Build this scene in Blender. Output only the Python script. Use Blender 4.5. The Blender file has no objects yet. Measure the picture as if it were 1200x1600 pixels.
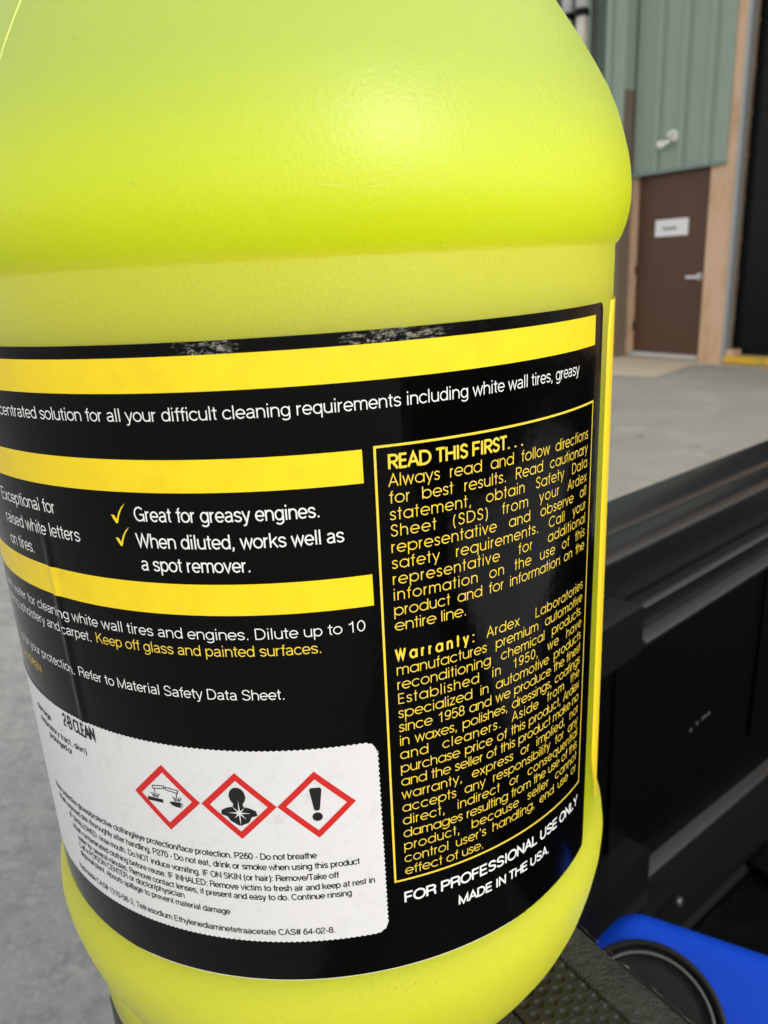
import bpy, bmesh, math, random
from mathutils import Vector, Matrix
from mathutils.geometry import tessellate_polygon
random.seed(7)
C = bpy.context.scene
COL = C.collection
R_ = math.radians
# ------------------------------------------------------------------ camera, sky, sun, exposure
CAM_H = 1.25
PITCH, ROLL = R_(17.636), R_(-3.052)
fw = Vector((0, math.cos(PITCH), -math.sin(PITCH)))
rt = Vector((1, 0, 0)); up = rt.cross(fw)
cr, sr = math.cos(ROLL), math.sin(ROLL)
rt2 = cr * rt + sr * up; up2 = -sr * rt + cr * up
cam = bpy.data.cameras.new('camera'); camo = bpy.data.objects.new('camera', cam); COL.objects.link(camo)
cam.sensor_fit = 'VERTICAL'; cam.sensor_height = 24.0; cam.lens = 1202.83 / 1600 * 24.0
cam.clip_start = 0.01; cam.clip_end = 1000
m = Matrix((rt2, up2, -fw)).transposed().to_4x4(); m.translation = (0, 0, CAM_H); camo.matrix_world = m
cam.dof.use_dof = True; cam.dof.focus_distance = 0.142; cam.dof.aperture_fstop = 20.0; cam.dof.aperture_blades = 0
C.camera = camo
SUN = Vector((.52, -.64, .52)).normalized()
SUN_EL = math.asin(SUN.z); SUN_AZ = math.atan2(SUN.x, SUN.y)
w = bpy.data.worlds.new('World'); C.world = w; w.use_nodes = True
wt = w.node_tree; sky = wt.nodes.new('ShaderNodeTexSky'); sky.sky_type = 'NISHITA'; sky.sun_disc = False
sky.sun_elevation = SUN_EL; sky.sun_rotation = SUN_AZ; sky.dust_density = 0.6; sky.air_density = 1.6; sky.ozone_density = 0.6
hs = wt.nodes.new('ShaderNodeHueSaturation'); hs.inputs['Saturation'].default_value = .10   # hazy, nearly white sky
wt.links.new(sky.outputs[0], hs.inputs['Color']); wt.links.new(hs.outputs[0], wt.nodes['Background'].inputs[0]); wt.nodes['Background'].inputs[1].default_value = 0.15
sl = bpy.data.lights.new('sun', 'SUN'); so = bpy.data.objects.new('sun', sl); COL.objects.link(so)
sl.energy = 1.0; sl.angle = R_(13); sl.color = (1, .955, .88)
so.rotation_euler = SUN.to_track_quat('Z', 'Y').to_euler(); so.location = (0, 0, 20)
C.view_settings.view_transform = 'Standard'; C.view_settings.look = 'None'; C.view_settings.gamma = 1
C.view_settings.exposure = 0.52
C.cycles.max_bounces = 10; C.cycles.transmission_bounces = 8; C.cycles.use_denoising = True

# ------------------------------------------------------------------ helpers
def tag(o, label=None, cat=None, group=None, kind=None):
    if label: o['label'] = label
    if cat: o['category'] = cat
    if group: o['group'] = group
    if kind: o['kind'] = kind
    return o
def link(name, bm, mats, parent=None, smooth=False, loc=None):
    me = bpy.data.meshes.new(name); bm.normal_update(); bm.to_mesh(me); bm.free()
    for mm in (mats if isinstance(mats, (list, tuple)) else [mats]): me.materials.append(mm)
    if smooth:
        for p in me.polygons: p.use_smooth = True
    o = bpy.data.objects.new(name, me); COL.objects.link(o)
    if parent: o.parent = parent
    if loc: o.location = loc
    return o
def thing(name, label, cat, loc=(0, 0, 0), group=None):
    o = bpy.data.objects.new(name, None); COL.objects.link(o); o.location = loc; o.empty_display_size = .05
    return tag(o, label, cat, group)
def smooth_by_angle(o, ang=40):
    me = o.data
    for p in me.polygons: p.use_smooth = True
    bm = bmesh.new(); bm.from_mesh(me)
    for e in bm.edges:
        if len(e.link_faces) == 2: e.smooth = e.calc_face_angle(0) < R_(ang)
    bm.to_mesh(me); bm.free()
def box(bm, o, ax_, ay_, az_, mi=0):
    """box from corner o along three edge vectors"""
    o, ax_, ay_, az_ = Vector(o), Vector(ax_), Vector(ay_), Vector(az_)
    if ax_.cross(ay_).dot(az_) < 0: ax_, ay_ = ay_, ax_
    v = [bm.verts.new(o + a * ax_ + b * ay_ + c * az_) for c in (0, 1) for b in (0, 1) for a in (0, 1)]
    fs = []
    for q in ((0, 2, 3, 1), (4, 5, 7, 6), (0, 1, 5, 4), (2, 6, 7, 3), (0, 4, 6, 2), (1, 3, 7, 5)):
        f = bm.faces.new([v[i] for i in q]); f.material_index = mi; fs.append(f)
    return v, fs
def bevel_all(bm, w, seg=2, ang=30):
    es = [e for e in bm.edges if len(e.link_faces) == 2 and e.calc_face_angle(0) > R_(ang)]
    bmesh.ops.bevel(bm, geom=es, offset=w, segments=seg, profile=.5, affect='EDGES', clamp_overlap=True)
def lathe(bm, prof, n=96, mi=0, cap0=True, cap1=True):
    rings = []
    for r, z in prof:
        rings.append([bm.verts.new((r * math.cos(2 * math.pi * i / n), r * math.sin(2 * math.pi * i / n), z)) for i in range(n)])
    for a, b in zip(rings, rings[1:]):
        for i in range(n):
            f = bm.faces.new((a[i], a[(i + 1) % n], b[(i + 1) % n], b[i])); f.material_index = mi
    if cap0: bm.faces.new(rings[0][::-1])
    if cap1: bm.faces.new(rings[-1])
    return rings
def prism(bm, pts, a, b, mi=0):
    """closed 2-D profile pts (list of Vector) swept from offset a to offset b"""
    n = len(pts); v0 = [bm.verts.new(p + a) for p in pts]; v1 = [bm.verts.new(p + b) for p in pts]
    for i in range(n):
        f = bm.faces.new((v0[i], v0[(i + 1) % n], v1[(i + 1) % n], v1[i])); f.material_index = mi
    bm.faces.new(v0[::-1]).material_index = mi; bm.faces.new(v1).material_index = mi
    bmesh.ops.recalc_face_normals(bm, faces=bm.faces[:])

# ------------------------------------------------------------------ materials
def mat(name, col=(.5, .5, .5), rough=.5, spec=.5, metal=0.0, **kw):
    mm = bpy.data.materials.new(name); mm.use_nodes = True
    b = mm.node_tree.nodes['Principled BSDF']
    b.inputs['Base Color'].default_value = (*col, 1); b.inputs['Roughness'].default_value = rough
    b.inputs['Specular IOR Level'].default_value = spec; b.inputs['Metallic'].default_value = metal
    for k, v in kw.items(): b.inputs[k.replace('_', ' ')].default_value = v
    return mm
class N:
    """small node helper on one material"""
    def __init__(s, mm): s.t = mm.node_tree; s.b = s.t.nodes['Principled BSDF']; s.co = s.t.nodes.new('ShaderNodeTexCoord')
    def noise(s, scale, detail=4, rough=.55, dist=0, vec=None, sc=None):
        n = s.t.nodes.new('ShaderNodeTexNoise'); n.inputs['Scale'].default_value = scale; n.inputs['Detail'].default_value = detail
        n.inputs['Roughness'].default_value = rough; n.inputs['Distortion'].default_value = dist
        src = vec or s.co.outputs['Object']
        if sc:
            mp = s.t.nodes.new('ShaderNodeMapping'); mp.inputs['Scale'].default_value = sc; s.t.links.new(src, mp.inputs[0]); src = mp.outputs[0]
        s.t.links.new(src, n.inputs['Vector']); return n.outputs['Fac']
    def vor(s, scale, feat='F1', sc=None):
        n = s.t.nodes.new('ShaderNodeTexVoronoi'); n.inputs['Scale'].default_value = scale; n.feature = feat
        s.t.links.new(s.co.outputs['Object'], n.inputs['Vector']); return n.outputs['Distance']
    def ramp(s, f, stops):
        n = s.t.nodes.new('ShaderNodeValToRGB'); e = n.color_ramp.elements
        e[0].position, e[0].color = stops[0][0], (*stops[0][1], 1); e[1].position, e[1].color = stops[-1][0], (*stops[-1][1], 1)
        for p, c in stops[1:-1]:
            q = e.new(p); q.color = (*c, 1)
        s.t.links.new(f, n.inputs[0]); return n.outputs[0]
    def mix(s, f, a, b, mode='MIX'):
        n = s.t.nodes.new('ShaderNodeMix'); n.data_type = 'RGBA'; n.blend_type = mode
        for sk, v in ((n.inputs[0], f), (n.inputs[6], a), (n.inputs[7], b)):
            if isinstance(v, (int, float)): sk.default_value = v
            elif isinstance(v, tuple): sk.default_value = (*v, 1)
            else: s.t.links.new(v, sk)
        return n.outputs[2]
    def math(s, op, a, b=0.0, c=None):
        n = s.t.nodes.new('ShaderNodeMath'); n.operation = op
        for i, v in enumerate((a, b, c)):
            if v is None: continue
            if isinstance(v, (int, float)): n.inputs[i].default_value = v
            else: s.t.links.new(v, n.inputs[i])
        return n.outputs[0]
    def maprange(s, f, a, b, c=0., d=1.):
        n = s.t.nodes.new('ShaderNodeMapRange'); n.interpolation_type = 'SMOOTHSTEP'
        for i, v in enumerate((a, b, c, d)): n.inputs[i + 1].default_value = v
        s.t.links.new(f, n.inputs[0]); return n.outputs[0]
    def axis(s, i):
        n = s.t.nodes.new('ShaderNodeSeparateXYZ'); s.t.links.new(s.co.outputs['Object'], n.inputs[0]); return n.outputs[i]
    def color(s, o): s.t.links.new(o, s.b.inputs['Base Color'])
    def rough(s, o): s.t.links.new(o, s.b.inputs['Roughness'])
    def bump(s, h, strength=.3, dist=.001):
        n = s.t.nodes.new('ShaderNodeBump'); n.inputs['Strength'].default_value = strength; n.inputs['Distance'].default_value = dist
        s.t.links.new(h, n.inputs['Height']); s.t.links.new(n.outputs[0], s.b.inputs['Normal'])

# frosted yellow-green bottle: translucent wall, liquid colour up to the shoulder, sky sheen painted into the dome
M_bottle = mat('frosted_yellow_plastic', (.66, .74, .03), .40, .45)
k = N(M_bottle)
FILL_SHEEN = .186 + .021
lev = k.maprange(k.math('ADD', k.axis(2), k.math('MULTIPLY', k.noise(14, 2), .006)), FILL_SHEEN - .010, FILL_SHEEN + .016)
spk = k.maprange(k.noise(650, 2, .5), .735, .76)
liq = k.mix(k.noise(9, 2), (.63, .675, .003), (.55, .69, .002))
shade_bands = k.math('MULTIPLY', k.maprange(k.axis(2), .1905, .1875), k.math('MAXIMUM', k.maprange(k.axis(2), .150, .168), k.maprange(k.axis(2), .060, .040)))   # bands at label panel and base: shading mixed into the colour
liq = k.mix(k.math('MULTIPLY', shade_bands, .75), liq, (.68, .66, .048))
base = k.mix(lev, liq, (.41, .515, .085))  # milky dome tone above the liquid includes painted sky sheen
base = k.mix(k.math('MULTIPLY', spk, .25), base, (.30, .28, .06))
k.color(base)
k.b.inputs['Subsurface Weight'].default_value = .92; k.b.inputs['Subsurface Radius'].default_value = (1, .95, .10)
k.b.inputs['Subsurface Scale'].default_value = .085
k.bump(k.noise(1150, 2, .5), .17, .0006)

def label_mat(name, col, rough=.22, spec=.35, mott=None, amt=.25):
    mm = mat(name, col, rough, spec); kk = N(mm)
    if mott: kk.color(kk.mix(kk.math('MULTIPLY', kk.maprange(kk.noise(160, 6, .7), .42, .75), amt), col, mott))
    if not mott:
        dot = kk.maprange(kk.vor(260), .045, .03); kk.color(kk.mix(kk.math('MULTIPLY', dot, kk.maprange(kk.noise(75, 2), .60, .66)), col, tuple(min(1, c + .25) for c in col)))
    kk.bump(kk.noise(42, 4, .6), .10, .0025)
    return mm
M_black = label_mat('printed_black', (.0012, .0012, .0010), .14, .18)
M_yel = label_mat('printed_yellow', (.95, .70, .014), .30, .35, (.70, .46, .012), .30)
M_ytxt = mat('yellow_ink', (.92, .66, .06), .3, .3)
M_wtxt = mat('white_ink', (.88, .88, .86), .3, .3)
TH0_ = R_(-84.514)
M_scuff = mat('scuffed_black', (.006, .006, .006), .14, .18)
k = N(M_scuff); ang = k.math('MULTIPLY', k.math('SUBTRACT', k.math('ARCTAN2', k.axis(1), k.axis(0)), TH0_), 76.)
def win(a, b, c, d): return k.math('MULTIPLY', k.maprange(ang, a, b), k.math('SUBTRACT', 1., k.maprange(ang, c, d)))
wn = k.math('ADD', win(-21.5, -17, -12, -8.5), win(5, 9, 21, 27))
sc_ = k.math('MULTIPLY', k.maprange(k.math('ADD', k.noise(520, 9, .78, .2, sc=(1, 1, 2.6)), k.math('MULTIPLY', wn, .10)), .585, .70), k.maprange(wn, .02, .35))
k.color(k.mix(sc_, (.002, .002, .0016), (.30, .29, .23))); k.bump(sc_, .4, .0003)
M_paper = mat('sticker_paper', (.72, .71, .706), .55, .3)
k = N(M_paper); k.color(k.mix(k.maprange(k.noise(260, 6, .7), .5, .8), (.72, .71, .706), (.61, .60, .595))); k.bump(k.noise(900, 4), .12, .0003)
M_ink = mat('black_ink', (.012, .012, .012), .5, .3)
M_red = mat('red_ink', (.60, .022, .020), .5, .3)
M_front = label_mat('front_label_yellow', (.95, .68, .02), .5, .35)

def black_plastic(name, col=(.016, .016, .017), rough=.5, scale=500, strength=.4, dist=.0006, spec=.5, dust=.0):
    mm = mat(name, col, rough, spec); kk = N(mm)
    h = kk.noise(scale, 4, .6); kk.bump(h, strength, dist)
    if dust:
        d = kk.maprange(kk.noise(35, 7, .68), .42, .78)
        kk.color(kk.mix(kk.math('MULTIPLY', d, dust), col, (.16, .155, .14))); kk.rough(kk.math('ADD', kk.math('MULTIPLY', d, .25), rough))
    return mm
M_rail = black_plastic('grained_black_plastic', (.022, .022, .021), .46, 620, .9, .0012, .5, .15)
M_pad = black_plastic('tread_pad_rubber', (.014, .014, .0135), .42, 900, .25, .0004, .5, .12)
M_gate = black_plastic('tailgate_black_plastic', (.0018, .0018, .0019), .42, 350, .3, .0006, .16, 0)
M_cap = black_plastic('tailgate_cap_grey_plastic', (.0065, .0072, .008), .30, 500, .3, .0005, .7, 0)
M_bed = black_plastic('bed_liner_black', (.002, .002, .0022), .6, 300, .6, .001, .1, .04)
M_bolt = mat('dull_bolt', (.10, .10, .105), .4, .5, .6)
M_body = mat('dark_truck_paint', (.012, .012, .014), .2, .5)
M_tyre = mat('tyre_rubber', (.012, .012, .012), .75, .3)
M_rim = mat('wheel_alloy', (.35, .36, .37), .3, .5, 1.0)
M_blue = mat('blue_plastic', (.004, .055, .42), .5, .2)
k = N(M_blue); k.color(k.mix(k.maprange(k.noise(90, 6, .7), .55, .8), (.0015, .060, .60), (.006, .10, .66))); k.bump(k.noise(420, 4), .2, .0006)
M_capb = black_plastic('black_cap_plastic', (.0055, .0055, .0055), .5, 600, .3, .0005, .3, .08)
M_ring = mat('pale_ring_plastic', (.13, .125, .12), .4, .5)  # lighter grey ring on the black cap

M_ground = mat('concrete', (.24, .238, .228), .9, .2)
k = N(M_ground)
g1 = k.ramp(k.noise(3.2, 8, .66, .5), [(.34, (.265, .265, .262)), (.50, (.335, .333, .325)), (.66, (.40, .392, .37))])
g2 = k.mix(k.maprange(k.noise(8, 8, .72, .5), .45, .68), g1, (.34, .343, .335))
g2 = k.mix(k.math('MULTIPLY', k.maprange(k.noise(15, 6, .66, .3), .49, .62), .8), g2, (.245, .245, .242))
g2 = k.mix(k.math('MULTIPLY', k.maprange(k.noise(11, 6, .66, .6), .55, .68), .8), g2, (.435, .425, .395))
g3 = k.mix(k.math('MULTIPLY', k.maprange(k.noise(60, 7, .78), .49, .66), .75), g2, (.52, .505, .47))
g4 = k.mix(k.math('MULTIPLY', k.maprange(k.noise(6.5, 4, .55, .6), .66, .72), .55), g3, (.16, .155, .15))
old = k.maprange(k.math('ADD', k.axis(0), k.math('MULTIPLY', k.noise(1.5, 5), .5)), .6, .1)   # coarser, older slab on the left
h1 = k.ramp(k.noise(.9, 7, .6, .4), [(.32, (.315, .30, .262)), (.52, (.36, .342, .30)), (.70, (.42, .395, .345))])
h2 = k.mix(k.math('MULTIPLY', k.maprange(k.noise(5.5, 4, .55, .6), .645, .70), .6), h1, (.17, .16, .15))
h2 = k.mix(k.math('MULTIPLY', k.maprange(k.noise(2.6, 5, .6, .4), .60, .68), .5), h2, (.50, .47, .40))
k.color(k.mix(old, h2, g4)); k.bump(k.noise(90, 6, .7), .5, .004)
M_apron = mat('beige_concrete_pad', (.40, .35, .27), .9, .2)
k = N(M_apron); k.color(k.mix(k.noise(6, 7, .7), (.52, .44, .32), (.70, .60, .45)))
M_green = mat('green_metal_siding', (.24, .305, .25), .5, .4)
k = N(M_green); k.color(k.mix(k.noise(1.5, 5, .6, sc=(1, 1, .3)), (.265, .34, .275), (.30, .38, .31)))
M_greend = mat('green_trim', (.19, .26, .22), .5, .4)
M_brick = mat('rough_brown_block', (.22, .165, .12), .9, .2)
k = N(M_brick); k.color(k.mix(k.noise(13, 8, .75), (.13, .10, .075), (.32, .25, .18))); k.bump(k.noise(30, 6, .7), .8, .03)
M_tan = mat('tan_stucco', (.44, .32, .22), .85, .2)
k = N(M_tan); k.color(k.mix(k.maprange(k.noise(3.2, 7, .7, sc=(1, 1, .4)), .4, .75), (.70, .48, .32), (.50, .31, .17))); k.bump(k.noise(70, 5), .4, .01)
M_door = mat('brown_painted_door', (.078, .040, .024), .45, .4)
k = N(M_door); k.color(k.mix(k.noise(2.2, 5, .6), (.080, .033, .017), (.105, .043, .021)))
M_steel = mat('brushed_steel', (.62, .62, .62), .35, .5, .9)
M_alu = mat('grey_metal_strip', (.36, .37, .37), .5, .5, .3)
M_dark = mat('dark_glossy_door', (.003, .004, .0045), .25, .15)
M_signw = mat('white_sign_board', (.82, .82, .81), .5, .4)
M_signt = mat('sign_lettering', (.06, .07, .085), .5, .3)
M_ycurb = mat('yellow_painted_sill', (.72, .43, .04), .6, .3)
k = N(M_ycurb); k.color(k.mix(k.maprange(k.noise(9, 7, .7), .5, .72), (.74, .45, .04), (.35, .26, .12)))
M_lamp = mat('white_lamp_housing', (.80, .80, .74), .4, .5)
M_pipe = mat('white_painted_pipe', (.78, .77, .75), .4, .5)
M_pipr = mat('stained_pipe', (.60, .47, .32), .5, .4)
k = N(M_pipr); k.color(k.mix(k.maprange(k.noise(2.5, 6, .7, sc=(3, 3, .5)), .45, .7), (.68, .64, .57), (.47, .30, .16)))

# ------------------------------------------------------------------ single-line lettering drawn as ribbons
# tokens: x,y = point   @cx,cy,rx,ry,a0,a1 = arc   | = next stroke      (cap height 10, x height 7.2)
H = {  # grotesque
'a': (6.1, "@2.9,5.1,2.0,1.7,160,0 4.9,1.4 @5.6,1.1,.7,.7,180,265|4.9,4.05 2.8,3.75 @2.6,2.05,1.9,1.65,100,270 @2.7,2.5,2.2,2.1,270,355"),
'b': (6.5, ".9,0 .9,10|@3.35,3.6,2.45,3.2,0,360"), 'c': (5.8, "@3.2,3.6,2.7,3.2,38,322"),
'd': (6.5, "5.6,0 5.6,10|@3.15,3.6,2.45,3.2,0,360"), 'e': (6.3, ".7,3.55 5.75,3.55 @3.2,3.6,2.6,3.2,0,318"),
'f': (3.5, "1.9,0 1.9,8 @3.2,8.1,1.3,1.5,180,95|.3,6.8 3.5,6.8"),
'g': (6.5, "@3.15,3.6,2.45,3.2,0,360|5.6,7.2 5.6,-.4 @3.2,-.5,2.4,2,0,-150"),
'h': (6.3, ".9,0 .9,10|.9,4.2 @3.15,4.4,2.25,2.4,180,0 5.4,0"), 'i': (2.4, "1.2,0 1.2,7.2|1.2,8.8 1.2,10"),
'j': (2.4, "1.2,7.2 1.2,-1.4 @.2,-1.5,1,1,0,-80|1.2,8.8 1.2,10"), 'k': (5.7, ".9,0 .9,10|5.1,7.2 1,2.9|2.4,4.4 5.4,0"), 'l': (2.4, "1.2,0 1.2,10"),
'm': (9.4, ".9,0 .9,7.2|.9,4.6 @2.8,4.7,1.9,2.1,180,0 4.7,0|4.7,4.6 @6.6,4.7,1.9,2.1,180,0 8.5,0"),
'n': (6.3, ".9,0 .9,7.2|.9,4.2 @3.15,4.4,2.25,2.4,180,0 5.4,0"), 'o': (6.4, "@3.2,3.6,2.7,3.2,0,360"),
'p': (6.5, ".9,-2.8 .9,7.2|@3.35,3.6,2.45,3.2,0,360"), 'q': (6.5, "5.6,-2.8 5.6,7.2|@3.15,3.6,2.45,3.2,0,360"),
'r': (3.8, ".9,0 .9,7.2|.9,3.8 @3.1,4.1,2.2,2.6,180,88"),
's': (5.5, "4.7,5.3 @2.75,5.2,1.95,1.6,15,195 1.7,4.0 3.8,3.3 @2.8,2.0,2.05,1.6,20,-165"),
't': (3.5, "1.7,9.2 1.7,1.7 @2.9,1.6,1.2,1.2,180,265|.3,6.8 3.3,6.8"), 'u': (6.3, ".9,7.2 .9,2.8 @3.15,2.8,2.25,2.4,180,360|5.4,7.2 5.4,0"),
'v': (5.6, ".4,7.2 2.8,.2 5.2,7.2"), 'w': (8.4, ".4,7.2 2.3,.2 4.2,7 6.1,.2 8,7.2"), 'x': (5.6, ".4,7.2 5.2,0|5.2,7.2 .4,0"),
'y': (5.6, ".4,7.2 2.9,.3|5.2,7.2 2.5,-1.6 @1.3,-1.5,1.2,.9,-20,-120"), 'z': (5.4, ".5,6.8 4.7,6.8 .5,.4 4.9,.4"),
'A': (7.6, ".4,0 3.8,9.8 7.2,0|1.7,3.4 5.9,3.4"), 'B': (7.5, "1,.45 1,9.55 3.9,9.55 @4,7.35,2.1,2.2,90,-90 1,5.15|4,5.15 @4.2,2.8,2.4,2.35,90,-90 1,.45"),
'C': (8.0, "@4.2,5,3.5,4.6,42,318"), 'D': (8.0, "1,.45 1,9.55 3.5,9.55 @3.7,5,3.5,4.55,90,-90 1,.45"), 'E': (7.0, "6.4,.45 1,.45 1,9.55 6.2,9.55|1,5.2 5.8,5.2"),
'F': (6.4, "1,0 1,9.55 6,9.55|1,5.1 5.4,5.1"), 'G': (8.4, "@4.3,5,3.6,4.6,45,305 7.3,1.9 7.5,4.7 4.5,4.7|7.4,4.6 7.4,0"), 'H': (7.8, "1,0 1,10|6.8,0 6.8,10|1,5.3 6.8,5.3"),
'I': (3.0, "1.5,0 1.5,10"), 'K': (7.4, "1,0 1,10|6.6,10 1.1,4.1|3.1,6 7,0"), 'L': (6.2, "1,10 1,.45 5.8,.45"),
'M': (9.2, "1,0 1,9.6 4.6,.5 8.2,9.6 8.2,0"), 'N': (7.9, "1,0 1,9.7 6.9,.3 6.9,10"), 'O': (8.6, "@4.3,5,3.7,4.6,0,360"),
'P': (7.2, "1,0 1,9.55 4,9.55 @4.1,7.1,2.5,2.45,90,-90 1,4.65"), 'Q': (8.6, "@4.3,5,3.7,4.6,0,360|5,2.2 7.8,-.3"),
'R': (7.6, "1,0 1,9.55 4.2,9.55 @4.3,7.2,2.4,2.35,90,-90 1,4.85|4.6,4.8 @4.9,3.2,1.6,1.6,80,0 6.6,1.2 7,0"),
'S': (7.2, "6.1,7.3 @3.6,7.2,2.5,2.4,15,200 2,5.7 5,4.6 @3.6,2.7,2.7,2.3,35,-165"), 'T': (6.6, ".3,9.55 6.3,9.55|3.3,9.5 3.3,0"),
'U': (7.8, "1,10 1,3.6 @3.9,3.6,2.9,3.2,180,360 6.8,10"), 'V': (7.2, ".4,10 3.6,.2 6.8,10"), 'W': (10.2, ".4,10 2.8,.3 5.1,9.6 7.4,.3 9.8,10"), 'X': (7.2, ".5,10 6.7,0|6.7,10 .5,0"),
'Y': (7.2, ".4,10 3.6,4.5 6.8,10|3.6,4.5 3.6,0"), 'Z': (6.8, ".6,9.55 6.1,9.55 .5,.45 6.3,.45"),
'0': (6.2, "@3.1,5,2.4,4.6,0,360"), '1': (6.2, "1.2,7.6 @1.6,10,2.2,2.4,-90,0|3.8,10 3.8,0"), '2': (6.2, "@3.0,7.1,2.3,2.5,175,-10 4.3,4.9 @3.2,.6,2.6,3.9,120,180 5.6,.45"),
'3': (6.2, "@2.9,7.3,2.1,2.3,165,-80|2.6,5.2 @2.9,2.8,2.5,2.4,88,-165"), '4': (6.2, "4.4,0 4.4,9.7 .6,2.6 5.8,2.6"), '5': (6.2, "5.2,9.55 1.5,9.55 .9,4.9 @3,3.3,2.5,2.9,140,-155"),
'6': (6.2, "@3.1,3.2,2.4,2.8,0,360|5.2,8.2 @3.3,6.6,2.1,3,50,110 @4.2,3.5,3.5,5.4,120,180"), '7': (6.2, ".6,9.55 5.6,9.55 @6.6,0,4.4,9,105,178"), '8': (6.2, "@3.1,7.4,2,2.2,0,360|@3.1,2.8,2.5,2.4,0,360"),
'9': (6.2, "@3.1,6.8,2.4,2.8,0,360|@2,6.4,3.5,6,0,-70 .9,1.6"), '.': (3.0, "1.5,0 1.5,1.25"), ',': (3.0, "1.5,1.25 1.5,.2 1.0,-1.6"), ':': (3.0, "1.5,0 1.5,1.25|1.5,5.9 1.5,7.15"),
'-': (3.8, ".5,3.7 3.3,3.7"), '/': (3.2, ".1,-.2 3.1,10.1"), '(': (3.6, "@5,3.7,4,7.6,130,230"), ')': (3.6, "@-1.4,3.7,4,7.6,50,-50"), '#': (6.2, "1.6,0 2.6,10|4,0 5,10|.4,6.6 6,6.6|.2,3.4 5.8,3.4"), "'": (2.2, "1.1,7.2 1.1,10"), ' ': (3.0, ""),
}
G = dict(H)  # geometric
G.update({
'a': (7.9, "@3.9,3.7,3.3,3.3,0,360|7.2,0 7.2,7.4"), 'b': (7.9, ".8,0 .8,10|@4.1,3.7,3.3,3.3,0,360"), 'c': (7.2, "@3.9,3.7,3.3,3.3,42,318"),
'd': (7.9, "7.2,0 7.2,10|@3.9,3.7,3.3,3.3,0,360"), 'e': (7.6, ".7,3.7 7.1,3.7 @3.9,3.7,3.3,3.3,0,315"), 'f': (3.6, "1.8,0 1.8,8.3 @3.2,8.2,1.4,1.5,180,95|.3,6.9 3.4,6.9"),
'g': (7.9, "@3.9,3.7,3.3,3.3,0,360|7.2,7.4 7.2,.4 @3.9,.3,3.3,3.1,0,-150"), 'o': (7.8, "@3.9,3.7,3.3,3.3,0,360"), 'p': (7.9, ".8,-2.9 .8,7.4|@4.1,3.7,3.3,3.3,0,360"),
'q': (7.9, "7.2,-2.9 7.2,7.4|@3.9,3.7,3.3,3.3,0,360"), 't': (3.6, "1.8,0 1.8,10|.3,6.9 3.3,6.9"), 'h': (6.6, ".8,0 .8,10|.8,4.4 @3.3,4.4,2.5,2.6,180,0 5.8,0"),
'n': (6.6, ".8,0 .8,7.4|.8,4.4 @3.3,4.4,2.5,2.6,180,0 5.8,0"), 'm': (10.4, ".8,0 .8,7.4|.8,4.7 @3,4.8,2.2,2.2,180,0 5.2,0|5.2,4.7 @7.4,4.8,2.2,2.2,180,0 9.6,0"), 'u': (6.6, ".8,7.4 .8,3 @3.3,3,2.5,2.6,180,360|5.8,7.4 5.8,0"),
'i': (2.0, "1,0 1,7.4|1,9 1,10.1"), 'l': (2.0, "1,0 1,10"), 'r': (3.4, ".8,0 .8,7.4|.8,3.8 @3,4,2.2,3,180,95"), 'C': (9.2, "@4.9,5,4.5,4.6,42,318"), 'R': (7.0, "1,0 1,9.55 3.7,9.55 @3.8,7.2,2.4,2.35,90,-90 1,4.85|3.2,4.8 6.4,0"),
's': (4.9, "4.2,5.6 @2.5,5.4,1.7,1.6,20,200 1.5,4.3 3.3,3.4 @2.4,2.0,1.9,1.6,30,-165"), 'y': (6.2, ".4,7.4 3.1,.6|5.8,7.4 2.0,-2.8"), 'D': (8.4, "1,.45 1,9.55 3.3,9.55 @3.4,5,4.4,4.55,90,-90 1,.45"), 'S': (6.0, "5.1,7.6 @3.1,7.3,2.1,2.3,20,200 2,5.7 4,4.6 @3.0,2.8,2.3,2.4,35,-165"),
'v': (5.8, ".4,7.4 2.9,.2 5.4,7.4"), 'w': (8.8, ".4,7.4 2.4,.2 4.4,7.2 6.4,.2 8.4,7.4"), 'E': (6.0, "5.4,.45 1,.45 1,9.55 5.3,9.55|1,5.2 5.1,5.2"), ' ': (3.2, "")})
_cache = {}
def strokes(font, ch):
    key = (id(font), ch)
    if key in _cache: return _cache[key]
    out = []
    for s in font[ch][1].split('|'):
        pts = []
        for tk in s.split():
            if tk[0] == '@':
                cx, cy, rx, ry, a0, a1 = map(float, tk[1:].split(','))
                n = max(4, int(abs(a1 - a0) / 20))
                for i in range(n + 1):
                    a = R_(a0 + (a1 - a0) * i / n); pts.append((cx + rx * math.cos(a), cy + ry * math.sin(a)))
            else: pts.append(tuple(map(float, tk.split(','))))
        if pts: out.append(pts)
    _cache[key] = out
    return out
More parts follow.
